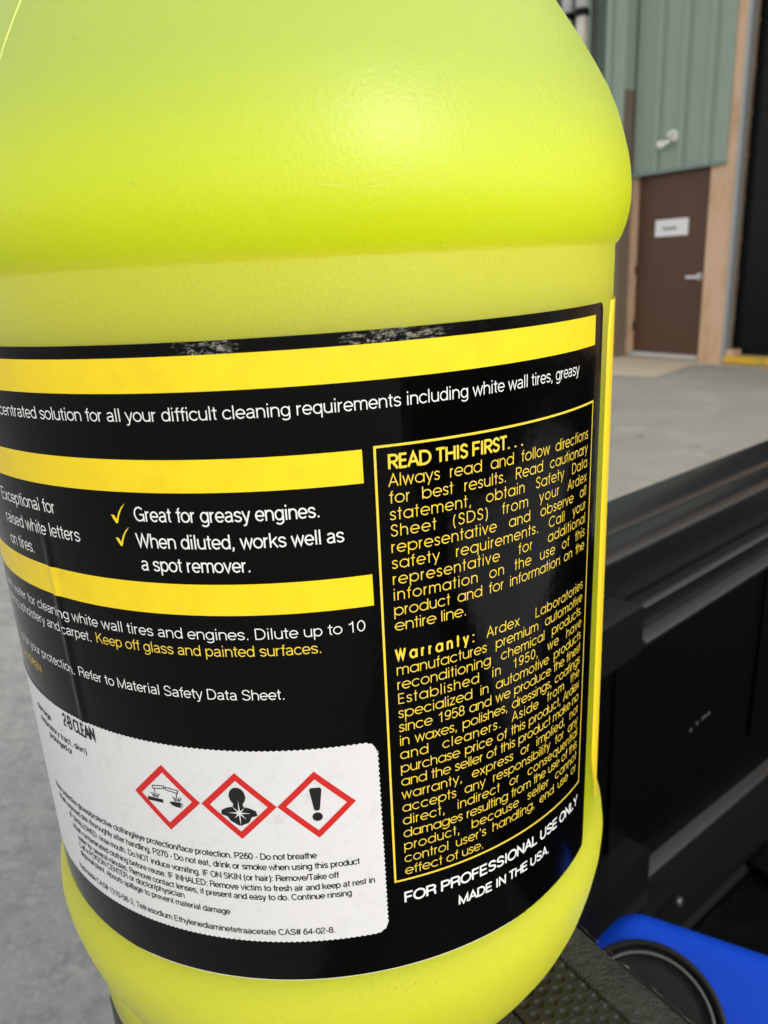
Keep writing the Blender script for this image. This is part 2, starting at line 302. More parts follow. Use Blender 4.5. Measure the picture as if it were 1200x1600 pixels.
def ribbon2d(pts, wd):
    """list of (left, right) offset points; closed when first = last"""
    q = [pts[0]]
    for p in pts[1:]:
        if math.hypot(p[0] - q[-1][0], p[1] - q[-1][1]) > 1e-4: q.append(p)
    if len(q) < 2: return []
    closed = math.hypot(q[0][0] - q[-1][0], q[0][1] - q[-1][1]) < 1e-3 and len(q) > 3
    n = len(q); out = []
    for i in range(n):
        a = q[i - 1] if i else (q[-2] if closed else None); b = q[i + 1] if i < n - 1 else (q[1] if closed else None)
        ds = []
        if a: L = math.hypot(q[i][0] - a[0], q[i][1] - a[1]); ds.append(((q[i][0] - a[0]) / L, (q[i][1] - a[1]) / L))
        if b: L = math.hypot(b[0] - q[i][0], b[1] - q[i][1]); ds.append(((b[0] - q[i][0]) / L, (b[1] - q[i][1]) / L))
        tx = sum(d[0] for d in ds); ty = sum(d[1] for d in ds); L = math.hypot(tx, ty)
        if L < 1e-6: tx, ty, L = ds[0][0], ds[0][1], 1
        tx /= L; ty /= L
        cs = abs(tx * ds[0][0] + ty * ds[0][1]); mlen = wd / 2 / max(cs, .45)
        out.append(((q[i][0] - ty * mlen, q[i][1] + tx * mlen), (q[i][0] + ty * mlen, q[i][1] - tx * mlen)))
    return out
def subdiv(pts, step):
    out = [pts[0]]
    for a, b in zip(pts, pts[1:]):
        n = max(1, math.ceil(math.hypot(b[0] - a[0], b[1] - a[1]) / step))
        out += [(a[0] + (b[0] - a[0]) * i / n, a[1] + (b[1] - a[1]) * i / n) for i in range(1, n + 1)]
    return out

# ------------------------------------------------------------------ the jug
AXX, AXY = -0.2508 * .076, 2.6114 * .076
JB = .186                                    # camera is this far above the jug's base
TH0 = R_(-84.514)
jug = thing('chemical_jug', 'large translucent yellow-green plastic jug with a black and yellow directions label', 'jug', (AXX, AXY, CAM_H - JB))
PROF = [(0, -186), (58, -186), (62, -185.6), (64.5, -184), (67.5, -180.5), (71.0, -175.5), (73.6, -170.5), (75.3, -166), (76.8, -160), (77.9, -154), (78.2, -150), (77.8, -146.5), (76.7, -142.8), (75.9, -140.2), (75.7, -138)]
PROF += [(75.7, z) for z in range(-130, 0, 10)] + [(75.7, 1.6), (75.72, 2.3), (76.25, 2.75), (77.0, 4.0), (77.8, 6.2), (78.35, 8.6), (78.6, 11), (78.6, 14), (78.2, 17.5), (77.6, 20.5), (76.6, 24), (75.3, 28), (73.5, 32), (71.2, 36), (68.7, 40), (66.0, 44), (63.2, 48), (59.6, 53), (55.6, 58), (51, 63.5), (45, 70), (38, 77), (31, 83), (26, 88), (23, 93), (22, 98), (21, 99), (21, 116), (18.5, 116.5), (18.5, 100)]
def jz(z): return (z + JB * 1000) / 1000
bm = bmesh.new(); lathe(bm, [(r / 1000, jz(z)) for r, z in PROF[1:]], 160, cap1=False)
bmesh.ops.recalc_face_normals(bm, faces=bm.faces[:])
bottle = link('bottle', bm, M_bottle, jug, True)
# parting line running down the dome
bm = bmesh.new(); sm = []
for i, z in enumerate([60, 54, 49, 45, 41, 37, 33.5, 30]):
    r = [a[0] + (b[0] - a[0]) * (z - a[1]) / (b[1] - a[1]) for a, b in zip(PROF, PROF[1:]) if a[1] <= z < b[1]][0]
    wv = .24 * min(1, (z - 29.5) / 8)
    a = R_(-120.35); ring = []
    for da, dr in ((-wv, -.1), (0, wv * .8), (wv, -.1)):
        th = a + da / r; ring.append(bm.verts.new(((r + dr) * math.cos(th) / 1000, (r + dr) * math.sin(th) / 1000, jz(z))))
    sm.append(ring)
for a, b in zip(sm, sm[1:]):
    for i in (0, 1): bm.faces.new((a[i], b[i], b[i + 1], a[i + 1])[::-1])
sm_o = link('mould_seam', bm, mat('pale_plastic_seam', (.66, .72, .20), .4), jug)
# fine scratches on the shoulder
bm = bmesh.new()
for u0, z0, u1, z1, wd in ((3.5, 12.2, 9.5, 11.2, .16), (9.5, 11.2, 15.0, 11.6, .12), (16.5, 13.6, 18.2, 14.4, .30), (17.2, 13.2, 19.0, 13.6, .18)):
    vs = []
    for i in range(9):
        t_ = i / 8.; u = u0 + (u1 - u0) * t_ + .15 * math.sin(9 * t_); z = z0 + (z1 - z0) * t_ + .12 * math.sin(5 * t_ + u0)
        r = [a[0] + (b[0] - a[0]) * (z - a[1]) / (b[1] - a[1]) for a, b in zip(PROF, PROF[1:]) if a[1] <= z < b[1]][0] + .05
        th = R_(-84.514) + u / 76.; hw = wd / 2 * math.sin(math.pi * (t_ * .9 + .05))
        vs.append([bm.verts.new((r * math.cos(th) / 1000, r * math.sin(th) / 1000, jz(z + q))) for q in (-hw, hw)])
    for a, b in zip(vs, vs[1:]): bm.faces.new((a[0], b[0], b[1], a[1]))
link('scratch_marks', bm, mat('pale_scratch_plastic', (.64, .69, .10), .35), jug)
# foot lug moulded under the lower rib, on the side away from the bed
bm = bmesh.new(); A0, A1 = R_(-178), R_(-112); NS = 24
for r0 in (72.6,):
    vv = []
    for i in range(NS + 1):
        a = A0 + (A1 - A0) * i / NS; e = min(1, i / 3., (NS - i) / 3.); r1 = 63 + (r0 - 63) * e
        vv.append([bm.verts.new((rr * math.cos(a) / 1000, rr * math.sin(a) / 1000, jz(z))) for rr, z in ((60, -186), (r1 - .6, -186), (r1, -185), (r1 + .6, -168), (60, -168))])
    for a, b in zip(vv, vv[1:]):
        for i in range(5): bm.faces.new((a[i], b[i], b[(i + 1) % 5], a[(i + 1) % 5]))
    bm.faces.new(vv[0]); bm.faces.new(vv[-1][::-1])
bmesh.ops.recalc_face_normals(bm, faces=bm.faces[:])
link('base_lug', bm, M_bottle, jug, True)
bm = bmesh.new(); prof = [(.0228, .29), (.0232, .2915), (.0232, .306), (.0222, .3085), (.0, .3085)]
lathe(bm, [(.0, .29)] and prof[:-1], 48, cap0=True); link('screw_cap', bm, mat('black_screw_cap', (.02, .02, .02), .4), jug, False)

def warp(u, z):
    if z > -35: z = z + .0074 * (u - 5) * min(1., (z + 35) / 22.)
    if z < -80: z = z - 2.0 * min(1.05, (-80 - z) / 58.) ** 1.5 * ((u + 4) / 60.) ** 2
    if u > 9.5: u = u - max(0, (-28 - z)) / 90. * (.65 + (u - 10) / 56. * 1.05)
    return u, z
def lab(u, z, r):
    if -62 < u < -46 and z < -38: r += .30 * math.exp(-((u + 54.5 + .03 * (z + 60)) / 1.1) ** 2) * min(1, (-38 - z) / 12.) * max(0, min(1, (z + 92) / 10.))   # a crease in the paper
    u, z = warp(u, z); th = TH0 + u / 76.
    return (r * math.cos(th) / 1000, r * math.sin(th) / 1000, jz(z))
RL, RT, RS, RST = 75.95, 75.985, 76.03, 76.065   # label, its print, hazard sticker, its print
class Ink:
    def __init__(s, bm, r): s.bm, s.r, s.k = bm, r, 0
    def poly(s, pts, wd, mi, step=1.2):
        rb = ribbon2d(subdiv(pts, step), wd); s.k = (s.k + 1) % 4; r = s.r + .004 * s.k
        vs = [[s.bm.verts.new(lab(p[0], p[1], r)) for p in pr] for pr in rb]
        for a, b in zip(vs, vs[1:]):
            f = s.bm.faces.new((a[1], b[1], b[0], a[0])); f.material_index = mi
    def fill(s, pts, mi, lift=.05):
        v = [s.bm.verts.new(lab(p[0], p[1], s.r + lift)) for p in pts]
        for t in tessellate_polygon([[Vector((p[0], p[1], 0)) for p in pts]]):
            try: f = s.bm.faces.new([v[i] for i in t])
            except ValueError: continue
            f.material_index = mi
            f.normal_update()
            if f.normal.dot(Vector((v[t[0]].co.x, v[t[0]].co.y, 0))) < 0: f.normal_flip()
    def width(s, text, font): return sum(font[c][0] for c in text)
    def text(s, text, u0, u1, z, cap, font, wd, mi, prefix='', justify=None, z1=None):
        """text between u0 and u1 (mm); justify = fixed x-scale, the rest goes to the gaps"""
        sc = cap / 10.; W = s.width(text, font) * sc; z1 = z if z1 is None else z1
        if justify:
            sx = justify; extra = (u1 - u0) - W * sx; nsp = text.count(' '); nl = max(1, len(text) - 1)
            if extra < 0 or nsp == 0: ls, ws = extra / nl, 0
            else: ls = min(extra * .50 / nl, .40); ws = (extra - ls * nl) / nsp
        else: sx, ls, ws = (u1 - u0) / W, 0, 0
        def run(t, x):
            for c in t:
                for st in strokes(font, c):
                    s.poly([(x + p[0] * sc * sx, z + (z1 - z) * (x - u0) / (u1 - u0) + p[1] * sc) for p in st], wd, mi)
                x += font[c][0] * sc * sx + ls + (ws if c == ' ' else 0)
        run(text, u0)
        if prefix: run(prefix, u0 - sum(font[c][0] for c in prefix) * sc * sx)
def label_grid(bm, us, zs, r, ztop, zbot, ulim, matf):
    rows = []
    for j, z in enumerate(zs):
        row = []
        for i, u in enumerate(us):
            zz = min(ztop(u, i), max(zbot(u, i), z)) if 0 < j < len(zs) - 1 else (ztop(u, i) if j == 0 else zbot(u, i))
            row.append(bm.verts.new(lab(ulim(u, zz, j, i), zz, r)))
        rows.append(row)
    for j in range(len(zs) - 1):
        for i in range(len(us) - 1):
            f = bm.faces.new((rows[j][i], rows[j + 1][i], rows[j + 1][i + 1], rows[j][i + 1]))
            f.material_index = matf((us[i] + us[i + 1]) / 2, (zs[j] + zs[j + 1]) / 2)
def frange(a, b, st, extra=()):
    n = max(1, round((b - a) / st)); return sorted(set([round(a + (b - a) * i / n, 4) for i in range(n + 1)] + list(extra)))
def rounded(z0, ue, rad, sg):
    def f(u, i=0):
        d = u - (ue - rad)
        return z0 if d <= 0 else z0 - sg * (rad - math.sqrt(max(0, rad * rad - d * d)))
    return f
# ---- rear label: black ground, three yellow stripes, all the print
bm = bmesh.new(); UE = 71.8
us = frange(-150, UE, 2.0, [8.8, 9.3, 66.9, 70.3, 70.9, 71.3, 71.6, -8, -22, 4, 28] + [-60 + .45 * i for i in range(30)])
zs = sorted(frange(-139.2, -9.4, 8, [-11.55, -17.3, -28.5, -34.25, -50.75, -56.65]), reverse=True)
def lm(u, z):
    if -17.3 < z < -11.55 and u < 66.9: return 1
    if -34.25 < z < -28.5 and u < 8.8: return 1
    if -56.65 < z < -50.75 and u < 9.3: return 1
    if z > -11.55 and (-22 < u < -8 or 4 < u < 28): return 4
    return 0
label_grid(bm, us, zs, RL, rounded(-9.4, UE, 1.8, 1), rounded(-139.2, UE, 4, -1), lambda u, z, j, i: u, lm)
ink0 = Ink(bm, RL)
ink0.poly([(u, -139.28) for u in frange(-110, UE - 4, 2)], .13, 3)
ink = Ink(bm, RT); Y_, W_ = 2, 3
T = ink.text
T('centrated solution for all your difficult cleaning requirements including white wall tires, greasy', -62.8, 59.2, -21.95, 2.25, H, .205, W_, prefix='A con')
T('Exceptional for', -70.6, -50.0, -39.7, 2.6, H, .235, W_); T('raised white letters', -70.6, -44.5, -44.4, 2.6, H, .235, W_); T('on tires.', -70.6, -59.6, -49.0, 2.6, H, .235, W_)
T('Great for greasy engines.', -31.5, 1.2, -39.4, 2.62, H, .272, W_); T('When diluted, works well as', -31.8, 4.9, -44.2, 2.62, H, .272, W_); T('a spot remover.', -31.6, -11.3, -48.5, 2.62, H, .272, W_)
for (cx, cz) in ((-36.1, -39.8), (-35.9, -44.0)):   # brush ticks
    ink.fill([(cx - .1, cz + 1.35), (cx + .55, cz + 1.3), (cx + .95, cz + .55), (cx + 1.5, cz + 1.75), (cx + 2.2, cz + 2.75), (cx + 3.1, cz + 3.5), (cx + 2.1, cz + 2.2), (cx + 1.5, cz + 1.0), (cx + 1.15, cz - .1), (cx + .75, cz - .2), (cx + .3, cz + .5)], 1, .05)
T('water for cleaning white wall tires and engines. Dilute up to 10', -76.3, 7.6, -61.3, 2.15, H, .195, W_, prefix='with ')
T('upholstery and carpet.', -74.8, -46.3, -64.75, 2.15, H, .195, W_, prefix='cleaning '); T('Keep off glass and painted surfaces.', -45.2, -.4, -64.6, 2.15, H, .195, Y_)
T('for your protection. Refer to Material Safety Data Sheet.', -76.8, -7.7, -73.4, 2.15, H, .195, W_, prefix='s '); T('CHILDREN', -82.1, -68.6, -78.0, 1.9, H, .20, Y_)
ink.poly([(10.95, -28.35), (66.7, -28.35), (66.7, -117.3), (10.95, -117.3), (10.95, -28.35)], .42, Y_, 1.0)
BL = ['Always read and follow directions', 'for best results. Read cautionary', 'statement, obtain Safety Data', 'Sheet (SDS) from your Ardex', 'representative and observe all', 'safety requirements. Call your', 'representative for additional', 'information on the use of this', 'product and for information on the', 'entire line.', '', 'Ardex Laboratories', 'manufactures premium automotive', 'reconditioning chemical products.', 'Established in 1950, we have', 'specialized in automotive products', 'since 1958 and we produce the finest', 'in waxes, polishes, dressings, coatings', 'and cleaners. Aside from the', 'purchase price of this product, Ardex', 'and the seller of this product make no', 'warranty, express or implied, nor', 'accepts any responsibility for any', 'direct, indirect or consequential', 'damages resulting from the use of this', 'product, because seller cannot', "control user's handling, end use or", 'effect of use.']
T('READ THIS FIRST. . .', 13.1, 41.2, -32.35, 2.45, G, .43, Y_)
XS = 51.4 / max(ink.width(l, G) * .225 for l in BL)
for i, ln in enumerate(BL):
    zb = -35.4 - i * 2.99
    if not ln: continue
    a, b = 13.05, 64.5
    if i == 11:
        T('Warranty:', a, 29.4, zb, 2.3, G, .40, Y_, justify=.80); a = 32.2
    short = ln in ('entire line.', 'effect of use.')
    if short: b = a + (14.7 if i == 9 else 18.4)
    T(ln, a, b, zb, 2.2, G, .195, Y_, justify=None if short else XS)
T('FOR PROFESSIONAL USE ONLY', 12.6, 66.2, -122.9, 2.5, H, .44, W_); T('MADE IN THE USA.', 24.9, 52.5, -127.9, 2.25, H, .40, W_)
rear = link('rear_label', bm, [M_black, M_yel, M_ytxt, M_wtxt, M_scuff], jug)
rear['label'] = 'glossy black wrap label with yellow stripes and warranty text'
# ---- hazard sticker with a pinked edge
bm = bmesh.new(); UR = 8.35
us = frange(-110, UR, .55); zs = sorted(frange(-129.15, -84.15, .55), reverse=True)
def tooth(i): return .13 if (i // 1) % 2 else -.13
zt = lambda u, i: rounded(-84.15, UR, 2.6, 1)(u) + tooth(i); zb_ = lambda u, i: rounded(-129.15, UR, 2.6, -1)(u) + tooth(i)
label_grid(bm, us, zs, RS, zt, zb_, lambda u, z, j, i: u + (tooth(j) if i == len(us) - 1 else 0), lambda u, z: 0)
ink = Ink(bm, RST); T = ink.text; K_, RD = 1, 2
ST = 1.48; SW = .228
T('clothing/eye protection/face protection. P260 - Do not breathe', -50.5, -4.8, -108.7, ST, H, SW, K_, prefix='Wear protective gloves/protective ')
T('after handling. P270 - Do not eat, drink or smoke when using this product', -51.1, 3.45, -111.2, ST, H, SW, K_, prefix='Wash exposed skin thoroughly ')
T('Do NOT induce vomiting. IF ON SKIN (or hair): Remove/Take off', -47.2, -.85, -113.85, ST, H, SW, K_, prefix='IF SWALLOWED: rinse mouth. ')
T('clothing before reuse. IF INHALED: Remove victim to fresh air and keep at rest in', -53.6, 6.2, -116.3, ST, H, SW, K_, prefix='Wash contaminated ')
T('Remove contact lenses, if present and easy to do. Continue rinsing', -47.8, 1.4, -118.55, ST, H, SW, K_, prefix='water for several minutes. ')
T('CENTER or doctor/physician', -55.6, -33.6, -120.6, ST, H, SW, K_, prefix='Call a POISON ')
T('Absorb spillage to prevent material damage', -56.3, -23.6, -122.8, ST, H, SW, K_, prefix='disposal plant. ')
T('Tetrasodium Ethylenediaminetetraacetate CAS# 64-02-8.', -47.6, -2.4, -127.3, ST, H, SW, K_, prefix='hydroxide CAS# 1310-58-3, ')
T('2-B CLEAN', -62.1, -50.9, -87.9, 3.0, H, .52, K_)
T('respiratory tract, skin)', -76.5, -54.8, -92.3, ST, H, SW * 1.2, K_); T('prolonged or', -72.0, -60.9, -94.6, ST, H, SW * 1.2, K_); T('damage', -77.5, -68.8, -89.6, ST, H, SW * 1.2, K_)
def diamond(cu, cz, h):
    h -= .62 * 1.414
    ink.poly([(cu, cz + h), (cu + h, cz), (cu, cz - h), (cu - h, cz), (cu, cz + h)], 1.24, RD, .8)
def circ(cx, cz, rx, rz, n=20): return [(cx + rx * math.cos(2 * math.pi * i / n), cz + rz * math.sin(2 * math.pi * i / n)) for i in range(n)]
for cu in (-34.25, -18.98, -3.92): diamond(cu, -96.45, 7.5)
# corrosion: two tilted tubes dripping on a bar and a hand
cu, cz = -34.25, -96.1
ink.poly([(cu - 2.9, cz + 1.9), (cu - .2, cz + 2.3), (cu - .2, cz + 1.65), (cu - 2.8, cz + 1.25), (cu - 2.9, cz + 1.9)], .2, K_)
ink.poly([(cu + .1, cz + 2.1), (cu + 2.9, cz + 1.8), (cu + 2.8, cz + 1.15), (cu + .2, cz + 1.5), (cu + .1, cz + 2.1)], .2, K_)
for dx in (-2.5, 2.5):
    ink.poly([(cu + dx, cz + 1.3), (cu + dx, cz - .6)], .2, K_)
    for a in (-1.0, -.5, .5, 1.0): ink.poly([(cu + dx + a * .45, cz - .75), (cu + dx + a, cz + .2)], .2, K_)
ink.fill([(cu - 4.4, cz - .9), (cu - .8, cz - .9), (cu - .8, cz - 1.7), (cu - 4.4, cz - 1.7)], K_)
ink.fill([(cu + .6, cz - 1.2), (cu + 1.6, cz - .9), (cu + 3.0, cz - .9), (cu + 3.9, cz - 1.2), (cu + 3.0, cz - 1.35), (cu + 3.9, cz - 1.7), (cu + 2.9, cz - 1.75), (cu + 3.4, cz - 2.15), (cu + 2.2, cz - 2.1), (cu + 1.2, cz - 1.8)], K_)
# health hazard: bust with a white star
cu, cz = -18.98, -96.4
ink.fill(circ(cu, cz + 2.25, 1.62, 2.0), K_)
ink.fill([(cu - .9, cz + .9), (cu + .9, cz + .9), (cu + 1.0, cz - .1), (cu + 2.2, cz - .35), (cu + 3.4, cz - 1.0), (cu + 3.6, cz - 2.0), (cu + 2.4, cz - 2.4), (cu + 1.8, cz - 3.6), (cu + .2, cz - 4.4), (cu - .2, cz - 4.4), (cu - 1.8, cz - 3.4), (cu - 2.4, cz - 2.4), (cu - 3.6, cz - 2.0), (cu - 3.4, cz - 1.0), (cu - 2.2, cz - .35), (cu - 1.0, cz - .1)], K_, .075)
star = []
for i in range(16):
    a = 2 * math.pi * i / 16 + math.pi / 2; r = (2.7, 1.9, 2.3, 1.6)[(i // 2) % 4] if i % 2 == 0 else .40; star.append((cu + .1 + r * math.cos(a), cz - 1.5 + r * 1.1 * math.sin(a)))
ink.fill(star, 0, .10)
# exclamation mark
cu, cz = -3.92, -96.3
ink.fill([(cu - 1.15, cz + 3.3), (cu - .9, cz + 3.75), (cu + .9, cz + 3.75), (cu + 1.15, cz + 3.3), (cu + .55, cz - 1.1), (cu + .2, cz - 1.35), (cu - .2, cz - 1.35), (cu - .55, cz - 1.1)], K_)
ink.fill(circ(cu, cz - 2.75, .98, .98), K_)
st = link('hazard_sticker', bm, [M_paper, M_ink, M_red], rear)
st['label'] = 'white pinked-edge paper sticker with three red hazard diamonds'
# ---- edge of the front label beyond the gap
bm = bmesh.new(); rows = []
for z in frange(-134.5, -9.6, 4):
    u0 = 78.0 + (0 if z > -40 else (-40 - z) / 94. * 1.2) + max(0, -120 - z) * .75
    if z > -16: u0 += (z + 16) * .5
    rows.append([bm.verts.new(lab(u, z, (75.72 if i == 0 else 76.12))) for i, u in enumerate([u0 - .1, u0, u0 + 3] + [u0 + 6 + 3 * q for q in range(36)])])
for a, b in zip(rows, rows[1:]):
    for i in range(len(a) - 1): bm.faces.new((a[i], a[i + 1], b[i + 1], b[i]))
bmesh.ops.recalc_face_normals(bm, faces=bm.faces[:])
link('front_label', bm, M_front, jug, True)

# ------------------------------------------------------------------ the truck bed
WV = Vector((.5436, -.8394, 0)); NV = Vector((.8394, .5436, 0)); ZV = Vector((0, 0, 1))
ZL = CAM_H - JB                                # top of the rail
bed = thing('pickup_bed', 'black plastic-lined pickup bed with textured rail and tailgate, holding the yellow jug on its corner', 'truck bed', (0, 0, 0))
def rp(s, n_, z): return WV * s + NV * n_ + ZV * z
S0, S1 = -.186, 1.6
# rail: grained cap, rounded edges, two grained strips with a lower channel for the pad
pr = [(.0197, -.05), (.0197, -.006), (.0215, -.0018), (.026, 0), (.1038, 0), (.1046, -.0012), (.1260, -.0012), (.1268, 0), (.1345, 0), (.1385, -.0012), (.1402, -.0045), (.1404, -.05)]
bm = bmesh.new(); prism(bm, [NV * a + ZV * (ZL - .0002 + b) for a, b in pr], WV * S0, WV * S1)
rail = link('bed_rail', bm, M_rail, bed)
# tread pad with staggered dimples
bm = bmesh.new(); st_ = .0004; na = int(.0206 / st_); nb = int(.20 / st_); grid = []
for j in range(nb + 1):
    row = []
    for i in range(na + 1):
        a = .1050 + .0206 * i / na; b = -.18 + .20 * j / nb
        qa, qb = (a - .1050) / .0033, b / .0038
        best = 9
        for di in (math.floor(qa), math.floor(qa) + 1):
            off = .5 * (di % 2)
            for dj in (math.floor(qb - off), math.floor(qb - off) + 1):
                if di * .0033 < .0010 or di * .0033 > .0200: continue
                best = min(best, math.hypot((qa - di) * .0033, (qb - off - dj) * .0038))
        q_ = min(1, max(0, (.00132 - best) / .0004)); h = -.00045 * q_ * q_ * (3 - 2 * q_) + .00030 * math.exp(-((best - .00135) / .00019) ** 2)
        row.append(bm.verts.new(rp(b, a, ZL - .0004 + h)))
    grid.append(row)
for a, b in zip(grid, grid[1:]):
    for i in range(na): bm.faces.new((a[i], b[i], b[i + 1], a[i + 1]))
bmesh.ops.recalc_face_normals(bm, faces=bm.faces[:])
if sum(f.normal.z for f in bm.faces) < 0: bmesh.ops.reverse_faces(bm, faces=bm.faces[:])
pad = link('tread_pad', bm, M_pad, bed, True)
# scuffed flash along the inner edge of the rail
bm = bmesh.new(); L_, R2 = [], []
for i in range(300):
    b = -.16 + .5 * i / 300; a0 = .1393 + random.uniform(-.0002, .0002); a1 = .1402 + random.uniform(0, .0009) ** 1.0
    L_.append(bm.verts.new(rp(b, a0, ZL - .0012 + random.uniform(0, .0002)))); R2.append(bm.verts.new(rp(b, a1, ZL - .0028 + random.uniform(0, .0006))))
for i in range(299): bm.faces.new((L_[i], R2[i], R2[i + 1], L_[i + 1]))
M_edge = mat('scuffed_plastic', (.02, .02, .02), .6, .3); k = N(M_edge)
k.color(k.mix(k.maprange(k.noise(120, 8, .75), .50, .62), (.012, .012, .012), (.22, .205, .175)))
link('scuffed_edge', bm, M_edge, bed)
# outer side panel below the rail, inner wall, floor
bm = bmesh.new(); box(bm, rp(S0, .022, .52), WV * (S1 - S0), NV * .03, ZV * (ZL - .05 - .52)); bevel_all(bm, .006); link('side_panel', bm, M_body, bed)
bm = bmesh.new(); box(bm, rp(S0, .112, .66), WV * (S1 - S0), NV * .026, ZV * (ZL - .0505 - .66)); link('inner_wall', bm, M_bed, bed)
bm = bmesh.new(); box(bm, rp(-.55, .139, .62), WV * 2.15, NV * 1.45, ZV * .05)
for i in range(10): box(bm, rp(-.5, .22 + i * .13, .67), WV * 2.05, NV * .06, ZV * .012)
bevel_all(bm, .004); link('bed_floor', bm, M_bed, bed)
bm = bmesh.new(); box(bm, rp(-.3, 1.591, .52), WV * 1.9, NV * .1, ZV * (ZL - .52)); bevel_all(bm, .012); link('far_bed_side', bm, M_body, bed)
bm = bmesh.new(); box(bm, rp(S1 + .003, .03, .52), WV * .05, NV * 1.66, ZV * (ZL + .02 - .52)); bevel_all(bm, .012); link('front_bulkhead', bm, M_body, bed)
# unseen aluminium box, added so the label has something bright to reflect
bm = bmesh.new(); box(bm, rp(.16, .34, .683), WV * .46, NV * 1.1, ZV * .22); bevel_all(bm, .012, 3); tb = link('reflector_box', bm, M_steel, bed)
bm = bmesh.new(); box(bm, rp(.15, .33, .9035), WV * .48, NV * 1.12, ZV * .03); bevel_all(bm, .01, 3); link('reflector_lid', bm, M_steel, tb)
# tailgate
TV = Vector((.744, .669, 0)).normalized(); MV = Vector((.669, -.744, 0)).normalized()
gate = bpy.data.objects.new('tailgate', None); COL.objects.link(gate); gate.parent = bed
def gp(c, z): return MV * c + ZV * (CAM_H + z)
T0, T1 = .20, 1.75; SL = -.024
def sweep(name, prof2, mt, t0=T0, t1=T1, bev=.002, slope=SL):
    bm = bmesh.new(); prism(bm, [gp(c, z) for c, z in prof2], TV * t0 + ZV * slope * (t0 - .4), TV * t1 + ZV * slope * (t1 - .4))
    if bev: bevel_all(bm, bev, 2)
    o = link(name, bm, mt, gate); smooth_by_angle(o, 35); return o
arc_ = [(-.2440 + .0078 * math.sin(R_(a)), -.1840 + .0078 * math.cos(R_(a))) for a in range(0, 100, 15)]
sweep('gate_cap', [(-.3040, -.215), (-.3040, -.182), (-.3015, -.1765), (-.2650, -.1745), (-.2622, -.1762), (-.2608, -.1792), (-.2590, -.1792), (-.2570, -.1770)] + arc_ + [(-.2385, -.200), (-.2400, -.215)], M_cap, bev=0)
sweep('gate_panel', [(-.297, -.640), (-.297, -.2152), (-.2385, -.2152), (-.2385, -.224), (-.2460, -.258), (-.2480, -.440), (-.2480, -.640)], M_gate, bev=0)
sweep('gate_lip', [(-.2386, -.2156), (-.2295, -.2164), (-.2270, -.2185), (-.2275, -.2205), (-.2335, -.2225), (-.2340, -.2370), (-.2275, -.2388), (-.2235, -.2420), (-.2245, -.2465), (-.2386, -.2500)], M_cap, t0=.425, bev=.0006)
bm = bmesh.new(); box(bm, TV * .33 + gp(-.2384, -.238), TV * .075, MV * .0225, ZV * .0315); bevel_all(bm, .004, 3); o = link('lip_end_cap', bm, M_cap, gate); smooth_by_angle(o)
sweep('gate_foot_panel', [(-.2478, -.458), (-.2370, -.464), (-.2225, -.512), (-.2205, -.520), (-.2478, -.520)], M_cap, t0=.468, bev=.0015, slope=-.14)
sweep('hinge_bar', [(-.2478, -.528), (-.2300, -.528), (-.2215, -.534), (-.2215, -.541), (-.2478, -.546)], M_gate, t0=.475, bev=.0015, slope=-.16)
bm = bmesh.new(); box(bm, TV * .30 + gp(-.247, -.475), TV * .152, MV * .022, ZV * .05); box(bm, TV * .33 + gp(-.247, -.49), TV * .15, MV * .03, ZV * .012); bevel_all(bm, .004, 3); o = link('hinge_block', bm, M_cap, gate); smooth_by_angle(o)
bm = bmesh.new()
for t_, z_, l_ in ((.545, -.378, .0035), (.556, -.3765, .003), (.566, -.3765, .006), (.575, -.377, .0045)):
    box(bm, TV * t_ + gp(-.2441, z_), TV * l_ + ZV * .0015, MV * .0003, ZV * .0012)
link('scratches', bm, mat('pale_scratch', (.20, .20, .19), .6), gate)
for ta, tb in ((.425, .655), (.676, 1.6)):
    bm = bmesh.new(); box(bm, TV * ta + gp(-.2478, -.447), TV * (tb - ta), MV * .0036, ZV * .180); bevel_all(bm, .0015, 2); o = link('inner_plate', bm, M_gate, gate); smooth_by_angle(o)
for t_, z_ in ((.722, -.470), (.728, -.512), (.742, -.60), (.492, -.498)):
    bm = bmesh.new(); lathe(bm, [(.0048, 0), (.0048, .0022), (.0035, .0036), (.0018, .0036), (.0015, .0026)], 16); o = link('bolt', bm, M_bolt, gate); o.matrix_world = Matrix.Translation(TV * t_ + gp(-.2195 if z_ < -.45 else -.244, z_)) @ MV.to_track_quat('Z', 'Y').to_matrix().to_4x4()
# two wheels under the bed
for s in (1.15,):
    for n_ in (.20, 1.52):
        bm = bmesh.new(); lathe(bm, [(.20, -.1), (.36, -.1), (.385, -.07), (.385, .07), (.36, .1), (.20, .1)], 40)
        wh = link('wheel', bm, [M_tyre], bed); wh.matrix_world = Matrix.Translation(rp(s, n_, .385)) @ NV.to_track_quat('Z', 'Y').to_matrix().to_4x4()
        bm = bmesh.new(); lathe(bm, [(.05, .06), (.07, .104), (.19, .108), (.2, .106)], 40); link('rim', bm, M_rim, wh)

